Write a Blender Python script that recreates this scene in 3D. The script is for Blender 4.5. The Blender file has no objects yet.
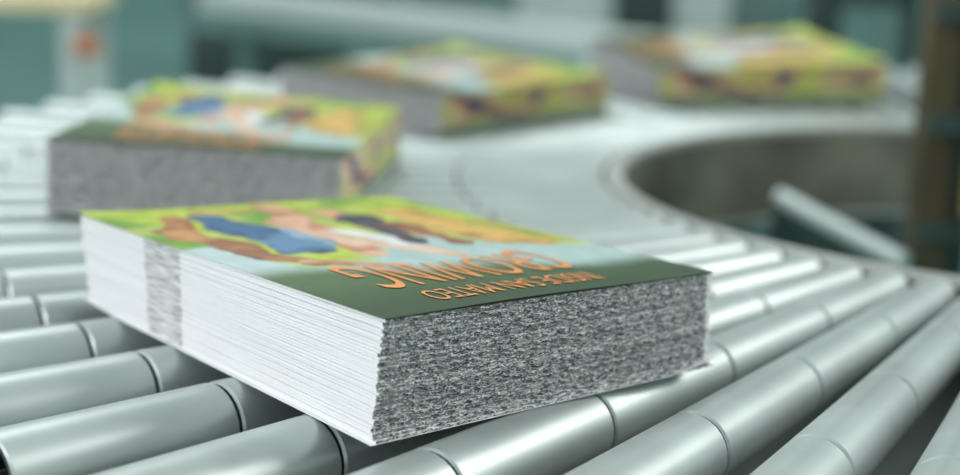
import bpy, math, random
import numpy as np
from mathutils import Vector, Matrix
random.seed(4); np.random.seed(4)
S=0.05; Z0=0.75
def P(x,y,z=0.0): return (x*S,y*S,Z0+z*S)
scn=bpy.context.scene
try: scn.view_settings.view_transform='Standard'
except Exception: pass

# ---------------------------------------------------------------- materials
def new_mat(name):
    m=bpy.data.materials.new(name); m.use_nodes=True
    nt=m.node_tree; b=nt.nodes['Principled BSDF']; return m,nt,b
def simple(name,col,rough=.5,metal=0.,var=.12,scale=8.,spec=None):
    m,nt,b=new_mat(name)
    tc=nt.nodes.new('ShaderNodeTexCoord'); n=nt.nodes.new('ShaderNodeTexNoise'); n.inputs['Scale'].default_value=scale
    n.inputs['Detail'].default_value=5
    nt.links.new(tc.outputs['Object'],n.inputs['Vector'])
    r=nt.nodes.new('ShaderNodeValToRGB'); r.color_ramp.elements[0].position=.3; r.color_ramp.elements[1].position=.7
    r.color_ramp.elements[0].color=(*[c*(1-var) for c in col],1); r.color_ramp.elements[1].color=(*[min(1,c*(1+var)) for c in col],1)
    nt.links.new(n.outputs['Fac'],r.inputs[0]); nt.links.new(r.outputs[0],b.inputs['Base Color'])
    b.inputs['Roughness'].default_value=rough; b.inputs['Metallic'].default_value=metal
    return m
M_roller=simple('roller_zinc',(.50,.56,.545),.38,.55,.12,14)
M_groove=simple('roller_groove',(.05,.055,.055),.6)
M_axle=simple('axle_steel',(.4,.4,.4),.35,.9)
M_rail=simple('rail_steel',(.50,.52,.49),.4,.4,.15,6)
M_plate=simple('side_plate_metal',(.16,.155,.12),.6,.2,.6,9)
M_pan=simple('drip_pan_metal',(.24,.27,.26),.6,.3,.2,5)
M_leg=simple('leg_paint',(.10,.13,.12),.5,.1)

def ramp(nt,stops,interp='LINEAR'):
    r=nt.nodes.new('ShaderNodeValToRGB'); cr=r.color_ramp; cr.interpolation=interp
    while len(cr.elements)<len(stops): cr.elements.new(.5)
    for e,(p,c) in zip(cr.elements,stops): e.position=p; e.color=(*c,1)
    return r
def uvmap(nt,scale,name='UVMap'):
    u=nt.nodes.new('ShaderNodeUVMap'); u.uv_map=name
    mp=nt.nodes.new('ShaderNodeMapping'); mp.inputs['Scale'].default_value=scale
    nt.links.new(u.outputs[0],mp.inputs[0]); return mp
# trimmed head edge (ink-bleed, squiggly page edges)
def mat_gray():
    m,nt,b=new_mat('trimmed_head_edge')
    mp=uvmap(nt,(21,54,1))
    n=nt.nodes.new('ShaderNodeTexNoise'); n.inputs['Scale'].default_value=1; n.inputs['Detail'].default_value=1.5; n.inputs['Roughness'].default_value=.5; n.inputs['Distortion'].default_value=1.8
    nt.links.new(mp.outputs[0],n.inputs['Vector'])
    r=ramp(nt,[(.37,(.03,.034,.04)),(.46,(.18,.19,.195)),(.54,(.48,.49,.48)),(.61,(1.,1.,.99))])
    nt.links.new(n.outputs['Fac'],r.inputs[0])
    mp2=uvmap(nt,(6,30,1)); n2=nt.nodes.new('ShaderNodeTexNoise'); n2.inputs['Scale'].default_value=1; nt.links.new(mp2.outputs[0],n2.inputs['Vector'])
    r2=ramp(nt,[(.35,(.75,.77,.83)),(.65,(1.,.98,.93))]); nt.links.new(n2.outputs['Fac'],r2.inputs[0])
    mx=nt.nodes.new('ShaderNodeMix'); mx.data_type='RGBA'; mx.blend_type='MULTIPLY'; mx.inputs[0].default_value=1
    nt.links.new(r.outputs[0],mx.inputs[6]); nt.links.new(r2.outputs[0],mx.inputs[7])
    u=nt.nodes.new('ShaderNodeUVMap'); u.uv_map='UVMap'; sx=nt.nodes.new('ShaderNodeSeparateXYZ'); nt.links.new(u.outputs[0],sx.inputs[0])
    mr=nt.nodes.new('ShaderNodeMapRange'); mr.inputs[1].default_value=4.19; mr.inputs[2].default_value=4.22; nt.links.new(sx.outputs[0],mr.inputs[0])
    mx2=nt.nodes.new('ShaderNodeMix'); mx2.data_type='RGBA'; nt.links.new(mr.outputs[0],mx2.inputs[0]); nt.links.new(mx.outputs[2],mx2.inputs[6]); mx2.inputs[7].default_value=(.9,.9,.9,1)
    nt.links.new(mx2.outputs[2],b.inputs['Base Color'])
    bp=nt.nodes.new('ShaderNodeBump'); bp.inputs['Strength'].default_value=.3; bp.inputs['Distance'].default_value=.0004
    nt.links.new(n.outputs['Fac'],bp.inputs['Height']); nt.links.new(bp.outputs[0],b.inputs['Normal'])
    b.inputs['Roughness'].default_value=.5; return m
def mat_white():
    m,nt,b=new_mat('page_fore_edge')
    mp=uvmap(nt,(.3,130,1))
    n=nt.nodes.new('ShaderNodeTexNoise'); n.inputs['Scale'].default_value=1; n.inputs['Detail'].default_value=2
    nt.links.new(mp.outputs[0],n.inputs['Vector'])
    r=ramp(nt,[(.3,(.72,.74,.79)),(.45,(.92,.92,.95)),(.7,(.97,.97,.98))]); nt.links.new(n.outputs['Fac'],r.inputs[0])
    # printed index marks: a strip of gray dashes in a fixed range along the edge
    mp3=uvmap(nt,(3,95,1)); n3=nt.nodes.new('ShaderNodeTexNoise'); n3.inputs['Scale'].default_value=1; nt.links.new(mp3.outputs[0],n3.inputs['Vector'])
    r3=ramp(nt,[(.42,(.22,.23,.25)),(.56,(.9,.9,.91))]); nt.links.new(n3.outputs['Fac'],r3.inputs[0])
    u=nt.nodes.new('ShaderNodeUVMap'); u.uv_map='UVMap'; sx=nt.nodes.new('ShaderNodeSeparateXYZ'); nt.links.new(u.outputs[0],sx.inputs[0])
    mk=ramp(nt,[(0,(0,0,0)),(.61,(1,1,1)),(.745,(0,0,0))],'CONSTANT')
    dv=nt.nodes.new('ShaderNodeMath'); dv.operation='DIVIDE'; dv.inputs[1].default_value=5.66; nt.links.new(sx.outputs[0],dv.inputs[0]); nt.links.new(dv.outputs[0],mk.inputs[0])
    mx=nt.nodes.new('ShaderNodeMix'); mx.data_type='RGBA'
    ml=nt.nodes.new('ShaderNodeMath'); ml.operation='MULTIPLY'; ml.inputs[1].default_value=.8; nt.links.new(mk.outputs[0],ml.inputs[0])
    nt.links.new(ml.outputs[0],mx.inputs[0]); nt.links.new(r.outputs[0],mx.inputs[6]); nt.links.new(r3.outputs[0],mx.inputs[7])
    nt.links.new(mx.outputs[2],b.inputs['Base Color']); b.inputs['Roughness'].default_value=.6; return m
def mat_colour():
    m,nt,b=new_mat('full_bleed_edge')
    mp=uvmap(nt,(.9,1.9,1))
    n=nt.nodes.new('ShaderNodeTexNoise'); n.inputs['Scale'].default_value=1.1; n.inputs['Detail'].default_value=2; n.inputs['Distortion'].default_value=.5
    nt.links.new(mp.outputs[0],n.inputs['Vector'])
    r=ramp(nt,[(.32,(.02,.05,.14)),(.40,(.06,.06,.12)),(.44,(.60,.24,.09)),(.485,(.78,.58,.45)),(.53,(.50,.56,.10)),(.59,(.42,.54,.05)),(.63,(.62,.30,.10)),(.68,(.06,.08,.12))])
    nt.links.new(n.outputs['Fac'],r.inputs[0])
    u=nt.nodes.new('ShaderNodeUVMap'); u.uv_map='UVMap'; sx=nt.nodes.new('ShaderNodeSeparateXYZ'); nt.links.new(u.outputs[0],sx.inputs[0])
    g=ramp(nt,[(0,(0,0,0)),(.18,(0,0,0)),(.35,(1,1,1))]); nt.links.new(sx.outputs[1],g.inputs[0])
    mx=nt.nodes.new('ShaderNodeMix'); mx.data_type='RGBA'; nt.links.new(g.outputs[0],mx.inputs[0])
    mx.inputs[6].default_value=(.15,.24,.15,1)
    nt.links.new(r.outputs[0],mx.inputs[7]); nt.links.new(mx.outputs[2],b.inputs['Base Color'])
    b.inputs['Roughness'].default_value=.5; return m
def mat_cover():
    m,nt,b=new_mat('glossy_printed_cover')
    a=nt.nodes.new('ShaderNodeVertexColor'); a.layer_name='art'
    nt.links.new(a.outputs[0],b.inputs['Base Color']); b.inputs['Roughness'].default_value=.33
    b.inputs['Specular IOR Level'].default_value=.4
    return m
M_gray=mat_gray(); M_white=mat_white(); M_col=mat_colour(); M_cov=mat_cover()
M_sheet=simple('white_backing_sheet',(.88,.89,.90),.5,0,.03)
M_text=simple('orange_title_ink',(.86,.33,.09),.4,0,.15,60)

# ---------------------------------------------------------------- helpers
def mesh_obj(name,verts,faces,mats,midx=None,parent=None,smooth=False,uvs=None):
    me=bpy.data.meshes.new(name); me.from_pydata(verts,[],faces)
    for m in mats: me.materials.append(m)
    if midx is not None: me.polygons.foreach_set('material_index',midx)
    if smooth:
        me.polygons.foreach_set('use_smooth',[True]*len(me.polygons))
        try: me.set_sharp_from_angle(angle=math.radians(40))
        except Exception: pass
    if uvs is not None:
        l=me.uv_layers.new(name='UVMap'); flat=[c for f in uvs for uv in f for c in uv]; l.data.foreach_set('uv',flat)
    me.update(); o=bpy.data.objects.new(name,me); scn.collection.objects.link(o)
    if parent: o.parent=parent
    return o
def empty(name,loc=(0,0,0)):
    e=bpy.data.objects.new(name,None); scn.collection.objects.link(e); e.empty_display_size=.05; return e
def box(name,c,s,mat,parent=None,rz=0.,rx=0.,ry=0.,bev=.06):
    """centre / size in scene units"""
    import bmesh
    bm=bmesh.new(); bmesh.ops.create_cube(bm,size=1)
    for v in bm.verts: v.co=Vector((v.co.x*s[0]*S,v.co.y*s[1]*S,v.co.z*s[2]*S))
    w=min(bev,min(s)*.3)*S
    bmesh.ops.bevel(bm,geom=bm.edges[:],offset=w,segments=2,affect='EDGES')
    me=bpy.data.meshes.new(name); 
    M=Matrix.Translation(P(*c))@Matrix.Rotation(rz,4,'Z')@Matrix.Rotation(ry,4,'Y')@Matrix.Rotation(rx,4,'X')
    bm.transform(M); bm.to_mesh(me); bm.free(); me.materials.append(mat)
    o=bpy.data.objects.new(name,me); scn.collection.objects.link(o)
    if parent: o.parent=parent
    return o
def tube(name,a,b,r,mat,parent=None,n=20):
    a=Vector(P(*a)); b=Vector(P(*b)); d=(b-a); L=d.length; d.normalize()
    q=d.to_track_quat('Z','Y').to_matrix()
    vs=[];fs=[]
    for t in (0,L):
        for i in range(n):
            an=2*math.pi*i/n; vs.append(a+q@Vector((math.cos(an)*r*S,math.sin(an)*r*S,t)))
    for i in range(n): fs.append((i,(i+1)%n,n+(i+1)%n,n+i))
    fs.append(tuple(range(n))[::-1]); fs.append(tuple(range(n,2*n)))
    return mesh_obj(name,vs,fs,[mat],None,parent,True)

# ---------------------------------------------------------------- conveyor
CX,CY=9.93,28.49; RI,RO=7.95,20.0; SL=18.0
conv=empty('roller_conveyor')
def frame_pts(R):
    pts=[(CX+SL,CY+R)]
    for a in np.linspace(90,270,73): pts.append((CX+R*math.cos(math.radians(a)),CY+R*math.sin(math.radians(a))))
    pts.append((CX+SL,CY-R)); return pts
def rail(name,Ra,Rb,za,zb,mat):
    A=frame_pts(Ra);B=frame_pts(Rb);n=len(A);vs=[];fs=[]
    for (a,b) in zip(A,B): vs+=[P(*a,za),P(*b,za),P(*b,zb),P(*a,zb)]
    for i in range(n-1):
        k=4*i
        for j in range(4): fs.append((k+j,k+(j+1)%4,k+4+(j+1)%4,k+4+j))
    fs.append((3,2,1,0)); k=4*(n-1); fs.append((k,k+1,k+2,k+3))
    return mesh_obj(name,vs,fs,[mat],None,conv,True)
rail('inner_rim',7.62,7.90,-.14,-.03,M_rail)
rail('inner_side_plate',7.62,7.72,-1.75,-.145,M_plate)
rail('inner_bottom_lip',7.62,7.95,-1.86,-1.755,M_rail)
rail('drip_pan',7.96,19.9,-1.22,-1.15,M_pan)
rail('outer_side_plate',20.22,20.34,-1.75,-.50,M_rail)
rail('outer_bottom_lip',19.92,20.34,-1.86,-1.755,M_rail)
rv=[];rf=[];rm=[]
NS=28; NSEG=5
def rad(s): return .268+(s-RI)*.0135
prof=[];mats_p=[]
segL=(RO-RI)/NSEG
prof.append((RI,.10,1))
for i in range(NSEG):
    s0=RI+i*segL; s1=s0+segL
    ra,rb=rad(s0),rad(s1)
    prof+= [(s0+.016,ra-.05,1),(s0+.017,ra-.022,0),(s0+.04,ra,0),((s0+s1)/2,rad((s0+s1)/2),0),(s1-.04,rb,0),(s1-.017,rb-.022,1),(s1-.016,rb-.05,1)]
prof=prof[:-1]
prof.append((RO-.013,rad(RO)-.06,1)); prof.append((RO-.9,rad(RO)-.065,1)); prof.append((RO-.91,.09,1))
# prof entry third = material of the band that starts there
def roller(origin,dirv):
    base=len(rv); d=np.array(dirv); t=np.array([-d[1],d[0]])
    ph=random.random()
    for (s,r,m) in prof:
        axis_z=-rad(min(max(s,RI),RO))
        for j in range(NS):
            a=2*math.pi*(j+ph)/NS
            xy=np.array(origin)+d*s+t*(r*math.cos(a)); rv.append(P(xy[0],xy[1],axis_z+r*math.sin(a)))
    for i in range(len(prof)-1):
        for j in range(NS):
            k=base+i*NS; rf.append((k+j,k+(j+1)%NS,k+NS+(j+1)%NS,k+NS+j)); rm.append(prof[i][2])
    # axle
    base=len(rv)
    for s in (7.73,RO+.22):
        for j in range(6):
            a=2*math.pi*j/6; xy=np.array(origin)+d*s+t*(.075*math.cos(a)); rv.append(P(xy[0],xy[1],-rad(RI if s<10 else RO)+.075*math.sin(a)))
    for j in range(6): rf.append((base+j,base+(j+1)%6,base+6+(j+1)%6,base+6+j)); rm.append(2)
STEP=4.4; A0=238.6
a=A0
while a>92: a-=STEP
while a<=270:
    if a>=90: roller((CX,CY),(math.cos(math.radians(a)),math.sin(math.radians(a))))
    a+=STEP
for i in range(1,19):
    roller((CX+i*.95,CY),(0,1)); roller((CX+i*.95,CY),(0,-1))
mesh_obj('rollers',rv,rf,[M_roller,M_groove,M_axle],rm,conv,True)
for k,an in enumerate((98,135,172,205,262)):
    c,s=math.cos(math.radians(an)),math.sin(math.radians(an))
    for R_,nm in ((7.9,'inner'),(20.0,'outer')):
        box('leg_%s_%d'%(nm,k),(CX+c*R_,CY+s*R_,-8.43),(.6,.6,13.1),M_leg,conv,rz=math.radians(an))
    tube('cross_brace_%d'%k,(CX+c*7.5,CY+s*7.5,-6),(CX+c*20,CY+s*20,-6),.22,M_leg,conv)

# ---------------------------------------------------------------- magazine stacks
_g=np.random.RandomState(11).rand(64,64)
def vn(x,y):
    xi,yi=math.floor(x),math.floor(y);fx,fy=x-xi,y-yi;fx=fx*fx*(3-2*fx);fy=fy*fy*(3-2*fy)
    a=_g[xi%64,yi%64];b=_g[(xi+1)%64,yi%64];c=_g[xi%64,(yi+1)%64];d=_g[(xi+1)%64,(yi+1)%64]
    return (a*(1-fx)+b*fx)*(1-fy)+(c*(1-fx)+d*fx)*fy
def fbm(x,y): return .55*vn(x,y)+.3*vn(2*x+9,2*y+3)+.15*vn(4.1*x+5,4.1*y+17)
def seg(u,v,a,b,w0,w1):
    ax,ay=a;bx,by=b;dx,dy=(bx-ax),(by-ay)*1.3
    px,py=u-ax,(v-ay)*1.3
    t=max(0,min(1,(px*dx+py*dy)/(dx*dx+dy*dy+1e-9)))
    return math.hypot(px-dx*t,py-dy*t)/(w0*(1-t)+w1*t)
def sm(e0,e1,x):
    t=max(0,min(1,(x-e0)/(e1-e0))); return t*t*(3-2*t)
SH=[ # printed photograph: tapered limbs / garments (start, end, r0, r1, dark, light)
 ((.84,.80),(.86,.42),.07,.10,(.46,.24,.04),(.80,.50,.12)),
 ((.95,.60),(.97,.42),.05,.03,(.25,.32,.04),(.50,.45,.08)),
 ((.52,.92),(.46,.72),.05,.075,(.38,.14,.05),(.78,.40,.22)),
 ((.46,.78),(.38,.44),.085,.045,(.55,.22,.10),(.86,.52,.36)),
 ((.40,.60),(.58,.36),.05,.035,(.62,.32,.18),(.88,.62,.46)),
 ((.50,.66),(.56,.48),.03,.05,(.60,.66,.66),(.86,.88,.86)),
 ((.62,.84),(.66,.70),.045,.03,(.55,.22,.10),(.80,.42,.24)),
 ((.66,.76),(.60,.48),.06,.035,(.012,.012,.03),(.10,.07,.10)),
 ((.72,.66),(.70,.44),.045,.025,(.16,.04,.02),(.42,.15,.07)),
 ((.27,.88),(.29,.66),.05,.09,(.012,.035,.10),(.06,.15,.32)),
 ((.29,.64),(.26,.50),.085,.05,(.02,.06,.16),(.14,.28,.46)),
 ((.36,.72),(.36,.56),.03,.04,(.10,.16,.28),(.34,.48,.62)),
 ((.09,.76),(.14,.54),.03,.055,(.12,.035,.015),(.36,.15,.06)),
 ((.14,.54),(.19,.36),.05,.03,(.20,.07,.03),(.48,.22,.10)),
 ((.18,.90),(.10,.68),.035,.045,(.32,.11,.03),(.66,.32,.12)),
 ((.19,.38),(.34,.31),.035,.03,(.42,.18,.08),(.72,.42,.26)),
 ((.30,.95),(.42,.92),.03,.02,(.30,.10,.04),(.70,.34,.12)),
]
def art(u,v):
    wu=(fbm(u*6+1,v*8+2)-.5)*.11; wv=(fbm(u*6+31,v*8+12)-.5)*.10
    d=fbm(u*26+4,v*32); q=fbm(u*5,v*6+20)
    def mixc(c,col,k): return c*(1-k)+np.array(col)*k
    c=mixc(np.array([.17,.36,.03]),(.50,.61,.05),sm(.3,.6,q))
    c=mixc(c,(.62,.64,.16),sm(.5,.7,fbm(u*4+8,v*9))*.6)
    c=c*(.75+.5*d)
    pale=1-sm(.38,.50,v+.9*wv+.10*math.sin(u*8))
    c=mixc(c,np.array([.46,.62,.60])*(.85+.3*d),pale)
    c=mixc(c,np.array([.55,.69,.69])*(.9+.2*d),1-sm(.7,1.3,seg(u+wu,v,(.04,.15),(.05,.54),.09,.08)))
    for a,b,w0,w1,dk,lt in SH:
        s=seg(u+wu,v+wv,a,b,w0,w1)+(d-.5)*.35
        k=1-sm(.82,1.12,s)
        if k>0:
            f=sm(.25,.75,fbm(u*16+a[0]*50,v*20+b[1]*40)+.25*(1-s))
            c=mixc(c,np.array(dk)*(1-f)+np.array(lt)*f,k)
    # dark green title band
    bnd=.37-.21*u+.02*math.sin(u*14)
    k=1-sm(bnd-.07,bnd+.04,v); g=sm(0,.35,v)
    c=mixc(c,(np.array([.028,.060,.014])*(1-g)+np.array([.10,.17,.06])*g)*(.85+.3*d),k)
    return c
def text_mesh(txt):
    cu=bpy.data.curves.new('t','FONT'); cu.body=txt; cu.resolution_u=6
    o=bpy.data.objects.new('t',cu); scn.collection.objects.link(o)
    bpy.context.view_layer.update()
    dg=bpy.context.evaluated_depsgraph_get(); me=bpy.data.meshes.new_from_object(o.evaluated_get(dg))
    vs=np.array([v.co[:] for v in me.vertices]); fs=[tuple(p.vertices) for p in me.polygons]
    bpy.data.objects.remove(o); bpy.data.meshes.remove(me)
    mn=vs.min(0);mx=vs.max(0); vs=(vs-mn)/np.maximum(mx-mn,1e-6); return vs,fs
T1=text_mesh('GROWING'); T2=text_mesh('INSIDE SAN MATEO')
ARTC={}
def stack(B,T,N,grid,seed,curl=.05):
    rnd=random.Random(seed); nr=np.random.RandomState(seed)
    root=empty('magazine_stack')
    B=[np.array(b,float) for b in B]; T=[np.array(t,float) for t in T]  # order 00,01(v),10(u),11
    def bil(Q,u,v): return Q[0]*(1-u)*(1-v)+Q[1]*(1-u)*v+Q[2]*u*(1-v)+Q[3]*u*v
    eu=B[2]-B[0]; W=np.linalg.norm(eu); eu/=W; ev=B[1]-B[0]; L=np.linalg.norm(ev); ev/=L
    H=np.mean([t[2] for t in T])
    def pos(u,v,t): return bil(B,u,v)*(1-t)+bil(T,u,v)*t
    vs=[];fs=[];mi=[];uvs=[]
    nu,nv=110,70
    per=[(i/nu,0,0) for i in range(nu)]+[(1,i/nv,2) for i in range(nv)]+[(1-i/nu,1,3) for i in range(nu)]+[(0,1-i/nv,1) for i in range(nv)]
    n=len(per)
    for k in range(N):
        t0=(k+.05)/N; t1=(k+.95)/N
        j=nr.randn(2)*.010; 
        if k<3: j-= (eu*.0+ev*.025)[:2]*(3-k)*.6
        off=np.array([j[0],j[1],0])
        wa=nr.rand(4)*6.28; base=len(vs)
        rings=[(t0,-.25),(t0,-.010),((t0*.8+t1*.2),0.0),((t0*.2+t1*.8),0.0),(t1,-.010),(t1,-.25)]
        for (t,ins) in rings:
            inn=ins<-.2
            for i,(u,v,sd) in enumerate(per):
                if inn: p=pos(.5+(u-.5)*.9,.5+(v-.5)*.92,t)+off; p[2]=max(p[2],.002); vs.append(P(*p)); continue
                p=pos(u,v,t)+off
                nx=(-ev if sd==0 else eu if sd==2 else ev if sd==3 else -eu)
                w=0.
                if sd in(0,3): w=.006*math.sin(u*95+wa[0])+.005*math.sin(u*191+wa[1]); p=p+np.array([0,0,.008*math.sin(u*140+wa[2])*min(1,u*10,(1-u)*10)*min(1,(1-t)*12)])
                else: w=.003*math.sin(v*25+wa[3])
                p=p+nx*(ins+w); 
                if p[2]<.002: p[2]=.002
                vs.append(P(*p))
        for r in range(5):
            for i in range(n):
                i2=(i+1)%n; fs.append((base+r*n+i,base+r*n+i2,base+(r+1)*n+i2,base+(r+1)*n+i))
                u,v,sd=per[i]; u2,v2,_=per[i2]
                mi.append({0:0,1:1,2:2,3:0}[sd] if 0<r<4 else 3)
                ca,cb=(u*W,u2*W) if sd in (0,3) else (v*L,v2*L)
                ta,tb=rings[r][0]*1.05,rings[r+1][0]*1.05
                uvs.append([(ca,ta),(cb,ta),(cb,tb),(ca,tb)])
    mesh_obj('booklets',vs,fs,[M_gray,M_white,M_col,M_sheet],mi,root,False,uvs)
    # cover
    def top(u,v,dz=0.):
        p=pos(u,v,1.0).copy(); 
        p[2]+=.012+dz+curl*max(0,1-math.hypot(u,(1-v))/.25)**2+.010*(1+math.sin(u*5+v*3))*math.sin(math.pi*min(max(u,0),1))
        return p
    gu,gv=grid; vs=[];fs=[]
    for j in range(gv+1):
        for i in range(gu+1):
            u=-.006+1.012*i/gu; v=-.005+1.01*j/gv; p=top(u,v); vs.append(P(*p))
    if grid not in ARTC:
        ARTC[grid]=[x for j in range(gv+1) for i in range(gu+1) for x in (*art(-.006+1.012*i/gu,-.005+1.01*j/gv),1.)]
    for j in range(gv):
        for i in range(gu):
            k=j*(gu+1)+i; fs.append((k,k+1,k+gu+2,k+gu+1))
    o=mesh_obj('front_cover',vs,fs,[M_cov],None,root,True)
    ca=o.data.color_attributes.new(name='art',type='FLOAT_COLOR',domain='POINT'); ca.data.foreach_set('color',ARTC[grid])
    def put(nm,tm,u1,u0,vt,vb,arc):
        V=[P(*top(u1+(u0-u1)*x, vt+(vb-vt)*(1-y)*(1+arc*((2*x-1)**2)), .008)) for x,y,_ in tm[0]]
        mesh_obj(nm,V,list(tm[1]),[M_text],None,root)
    put('title_text',T1,.755,.17,.150,.305,.28); put('subtitle_text',T2,.70,.20,.045,.112,0)
    # protruding white backing sheet under the pile
    vs=[];fs=[];g=24
    for j in range(g+1):
        for i in range(g+1):
            u=-.012+1.022*i/g; v=-.014+1.03*j/g; p=bil(B,u,v).copy()
            p[2]=.006+.10*max(0,1-math.hypot(1-u,v)/.16)**2*1.0+.05*max(0,1-math.hypot(u,1-v)/.15)**2
            vs.append(P(*p))
    for j in range(g):
        for i in range(g):
            k=j*(g+1)+i; fs.append((k,k+1,k+g+2,k+g+1))
    o=mesh_obj('backing_sheet',vs,fs,[M_sheet],None,root,True)
    return root
stack([(-.87,14.33,0),(-4.26,18.87,0),(2.33,17.16,0),(-1.05,21.7,0)],
      [(-.78,14.35,1.08),(-4.36,18.87,.98),(2.31,17.16,.95),(-1.13,21.7,.77)],36,(220,280),1,.03)
def rect(c,th,hs,N,seed,L=5.45,W=4.1):
    a=np.array([math.cos(th),math.sin(th)]);b=np.array([-math.sin(th),math.cos(th)]);c=np.array(c)
    q=[c,c+L*b,c+W*a,c+L*b+W*a]
    stack([(*x,0) for x in q],[(*x,h) for x,h in zip(q,hs)],N,(80,100),seed,.08)
rect((-5.98,23.97),-.0965,(1.0,1.12,.93,.93),30,2)
rect((-4.02,34.72),-.6608,(.92,1.0,.76,.8),30,3)
rect((2.475,41.6),-1.2589,(1.08,1.3,.80,.97),30,4)

# ---------------------------------------------------------------- room + background
M_floor=simple('floor_teal_epoxy',(.13,.31,.285),.35,0,.3,.8)
M_wall=simple('wall_paint',(.28,.40,.38),.8,0,.1,1.)
M_cream=simple('cream_laminate',(.80,.68,.40),.4)
M_pale=simple('pale_sheet_metal',(.58,.66,.64),.35,.2,.12,2)
M_mach=simple('machine_green_grey',(.16,.27,.25),.5,.1,.3,3)
M_dark=simple('machine_dark',(.045,.075,.067),.5,.2,.3,4)
M_ochre=simple('ochre_paint',(.40,.31,.10),.5,0,.2,4)
M_brown=simple('brown_casting',(.10,.085,.045),.6,.1,.5,5)
M_red=simple('red_plastic',(.62,.22,.10),.4)
FZ=-15.0
box('floor',(10,170,FZ-.5),(520,460,1),M_floor)
box('wall_back',(10,400,25),(520,4,80),M_wall)
box('wall_left',(-248,170,25),(4,456,80),M_wall)
# work table upper-left
t=empty('work_table')
box('table_top',(-21,60,.15),(16,5,.5),M_cream,t)
for i,(x,y) in enumerate(((-13.6,58.2),(-28,58.2),(-13.6,61.8),(-28,61.8))): box('leg_%d'%i,(x,y,-7.55),(.75,.75,14.9),M_pale,t)
box('stretcher',(-20.8,61.8,-9),(14,.4,.6),M_pale,t)
box('stop_button_box',(-13.0,57.5,-1.1),(.7,.7,.7),M_red,t)
# feeder machine centre
f_=empty('feeder_machine')
box('cabinet',(-9,84,-7.5),(9,8,15),M_dark,f_)
box('cabinet_low',(-3.5,78,-9),(5,5,12),M_mach,f_)
box('deck',(-2,72,-1.2),(20,4,.8),M_pale,f_,rz=-.35,ry=.05)
box('deck_side',(-2.8,69.8,-2.0),(20,.4,.8),M_mach,f_,rz=-.35,ry=.05)
for i,(x,y) in enumerate(((-10,75.5),(6,69.5),(-10,73.7),(5.5,68.3))): box('deck_leg_%d'%i,(x,y,-8.4),(.8,.8,13.2),M_mach,f_)
box('hood',(6,96,-5),(20,8,20),M_mach,f_)
box('hood_panel',(7,91.8,-2),(11,.5,8),M_pale,f_)
box('hood_slot',(8,91.4,-1),(3,.5,5),M_dark,f_)
# press frame on the right
p_=empty('press_frame')
box('column',(8.35,32.5,-2.5),(.6,.9,25),M_brown,p_)
box('column_side',(9.1,33.2,-2.5),(.9,1.2,25),M_dark,p_)
box('ochre_guard',(8.95,31.6,1.2),(.35,.5,4.6),M_ochre,p_)
tube('hydraulic_pipe',(8.85,31.1,8),(8.85,31.1,-14.8),.12,M_mach,p_)
for zz in (-1.4,.6,2.6): box('clamp_%d'%int(zz*10+20),(8.6,31.8,zz),(1.1,.8,.35),M_dark,p_)
box('foot',(9.2,32.6,-14.8),(2.6,3.2,.4),M_dark,p_)
b_=empty('binding_machine')
box('body',(30,84,-6),(18,10,18),M_mach,b_)
box('panel',(24.5,78.8,-2),(5,.5,8),M_dark,b_)
tube('pipe_a',(17.5,70,-15),(17.5,70,6),.4,M_mach,b_)
tube('pipe_b',(20.5,70,-15),(20.5,70,6),.5,M_ochre,b_)
box('gearbox',(15.5,74,-7),(4,4,16),M_dark,b_)
box('gear_cover',(15.5,71.8,-1.5),(2.4,.5,3),M_mach,b_)
pl=empty('pallet_load')
box('wrapped_boxes',(12,118,-10),(12,9,9),M_pale,pl)
box('pallet',(12,118,-14.75),(13,10,.5),M_ochre,pl)
# pipe and post seen through the inner opening
u_=empty('drain_pipe')
tube('pipe_run',(5.75,33.6,-1.15),(7.6,31.0,-1.8),.18,M_pale,u_)
tube('pipe_drop',(5.85,33.5,-1.2),(5.85,33.5,-15),.2,M_dark,u_)
box('valve_body',(5.85,33.5,-1.9),(.5,.5,.6),M_dark,u_)

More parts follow.
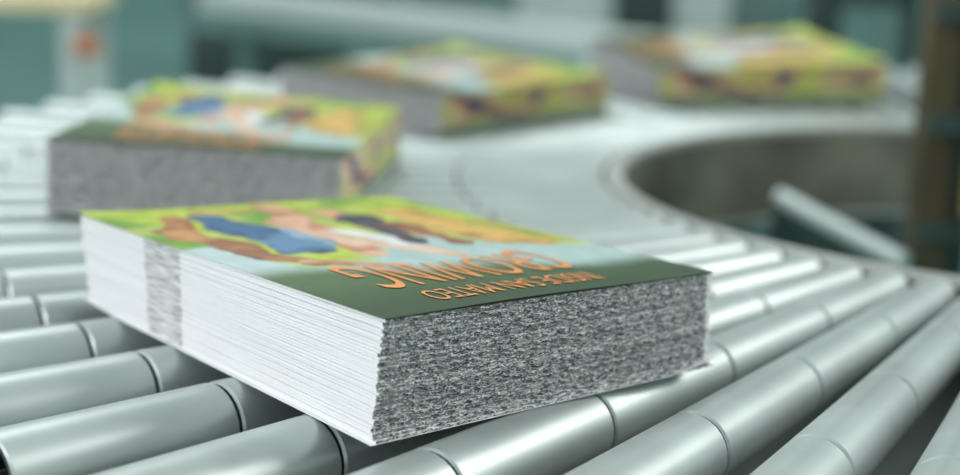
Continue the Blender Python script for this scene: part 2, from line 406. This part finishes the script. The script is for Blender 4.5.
# ---------------------------------------------------------------- lights
w=bpy.data.worlds.new('World'); scn.world=w; w.use_nodes=True
bg=w.node_tree.nodes['Background']; 
tcw=w.node_tree.nodes.new('ShaderNodeTexCoord'); sxw=w.node_tree.nodes.new('ShaderNodeSeparateXYZ')
w.node_tree.links.new(tcw.outputs['Generated'],sxw.inputs[0])
rw=ramp(w.node_tree,[(.0,(.34,.46,.45)),(.35,(.48,.62,.60)),(.6,(.86,.97,.97)),(1.,(.8,.9,.9))])
mpw=w.node_tree.nodes.new('ShaderNodeMapRange'); mpw.inputs[1].default_value=-.3; mpw.inputs[2].default_value=1
w.node_tree.links.new(sxw.outputs[2],mpw.inputs[0]); w.node_tree.links.new(mpw.outputs[0],rw.inputs[0]); w.node_tree.links.new(rw.outputs[0],bg.inputs[0])
bg.inputs[1].default_value=.70
def area(name,loc,tgt,sz,e,col=(1,1,1)):
    l=bpy.data.lights.new(name,'AREA'); l.energy=e; l.size=sz[0]; l.shape='RECTANGLE'; l.size_y=sz[1]; l.color=col
    o=bpy.data.objects.new(name,l); scn.collection.objects.link(o); o.location=loc
    o.rotation_euler=(Vector(tgt)-Vector(loc)).to_track_quat('-Z','Y').to_euler()
area('window_light',(3.6,1.9,3.2),(.2,1.0,.75),(2.6,2.0),84,(1,.98,.95))
area('hall_light',(-1.5,3.5,4.0),(0,1.4,.75),(2.5,1.6),50,(.95,1,1))
area('front_left_fill',(-2.6,-.6,2.0),(0,.9,.75),(1.6,1.2),56,(1,1,1))  # added soft fill from front left, brightens the white page edges

# ---------------------------------------------------------------- camera
p,r=.2023,.0332
F=Vector((0,math.cos(p),-math.sin(p)));u0=Vector((0,math.sin(p),math.cos(p)));r0=Vector((1,0,0))
R=math.cos(r)*r0+math.sin(r)*u0;U=-math.sin(r)*r0+math.cos(r)*u0
cam=bpy.data.cameras.new('camera'); co=bpy.data.objects.new('camera',cam); scn.collection.objects.link(co)
m=Matrix(((R.x,U.x,-F.x,0),(R.y,U.y,-F.y,0),(R.z,U.z,-F.z,0),(0,0,0,1)))
m.translation=Vector(P(0,0,4.7508)); co.matrix_world=m
cam.sensor_width=36; cam.lens=1767.4/960*36; cam.clip_start=.01; cam.clip_end=200
cam.dof.use_dof=True; cam.dof.focus_distance=15.7*S; cam.dof.aperture_fstop=4.0
scn.camera=co
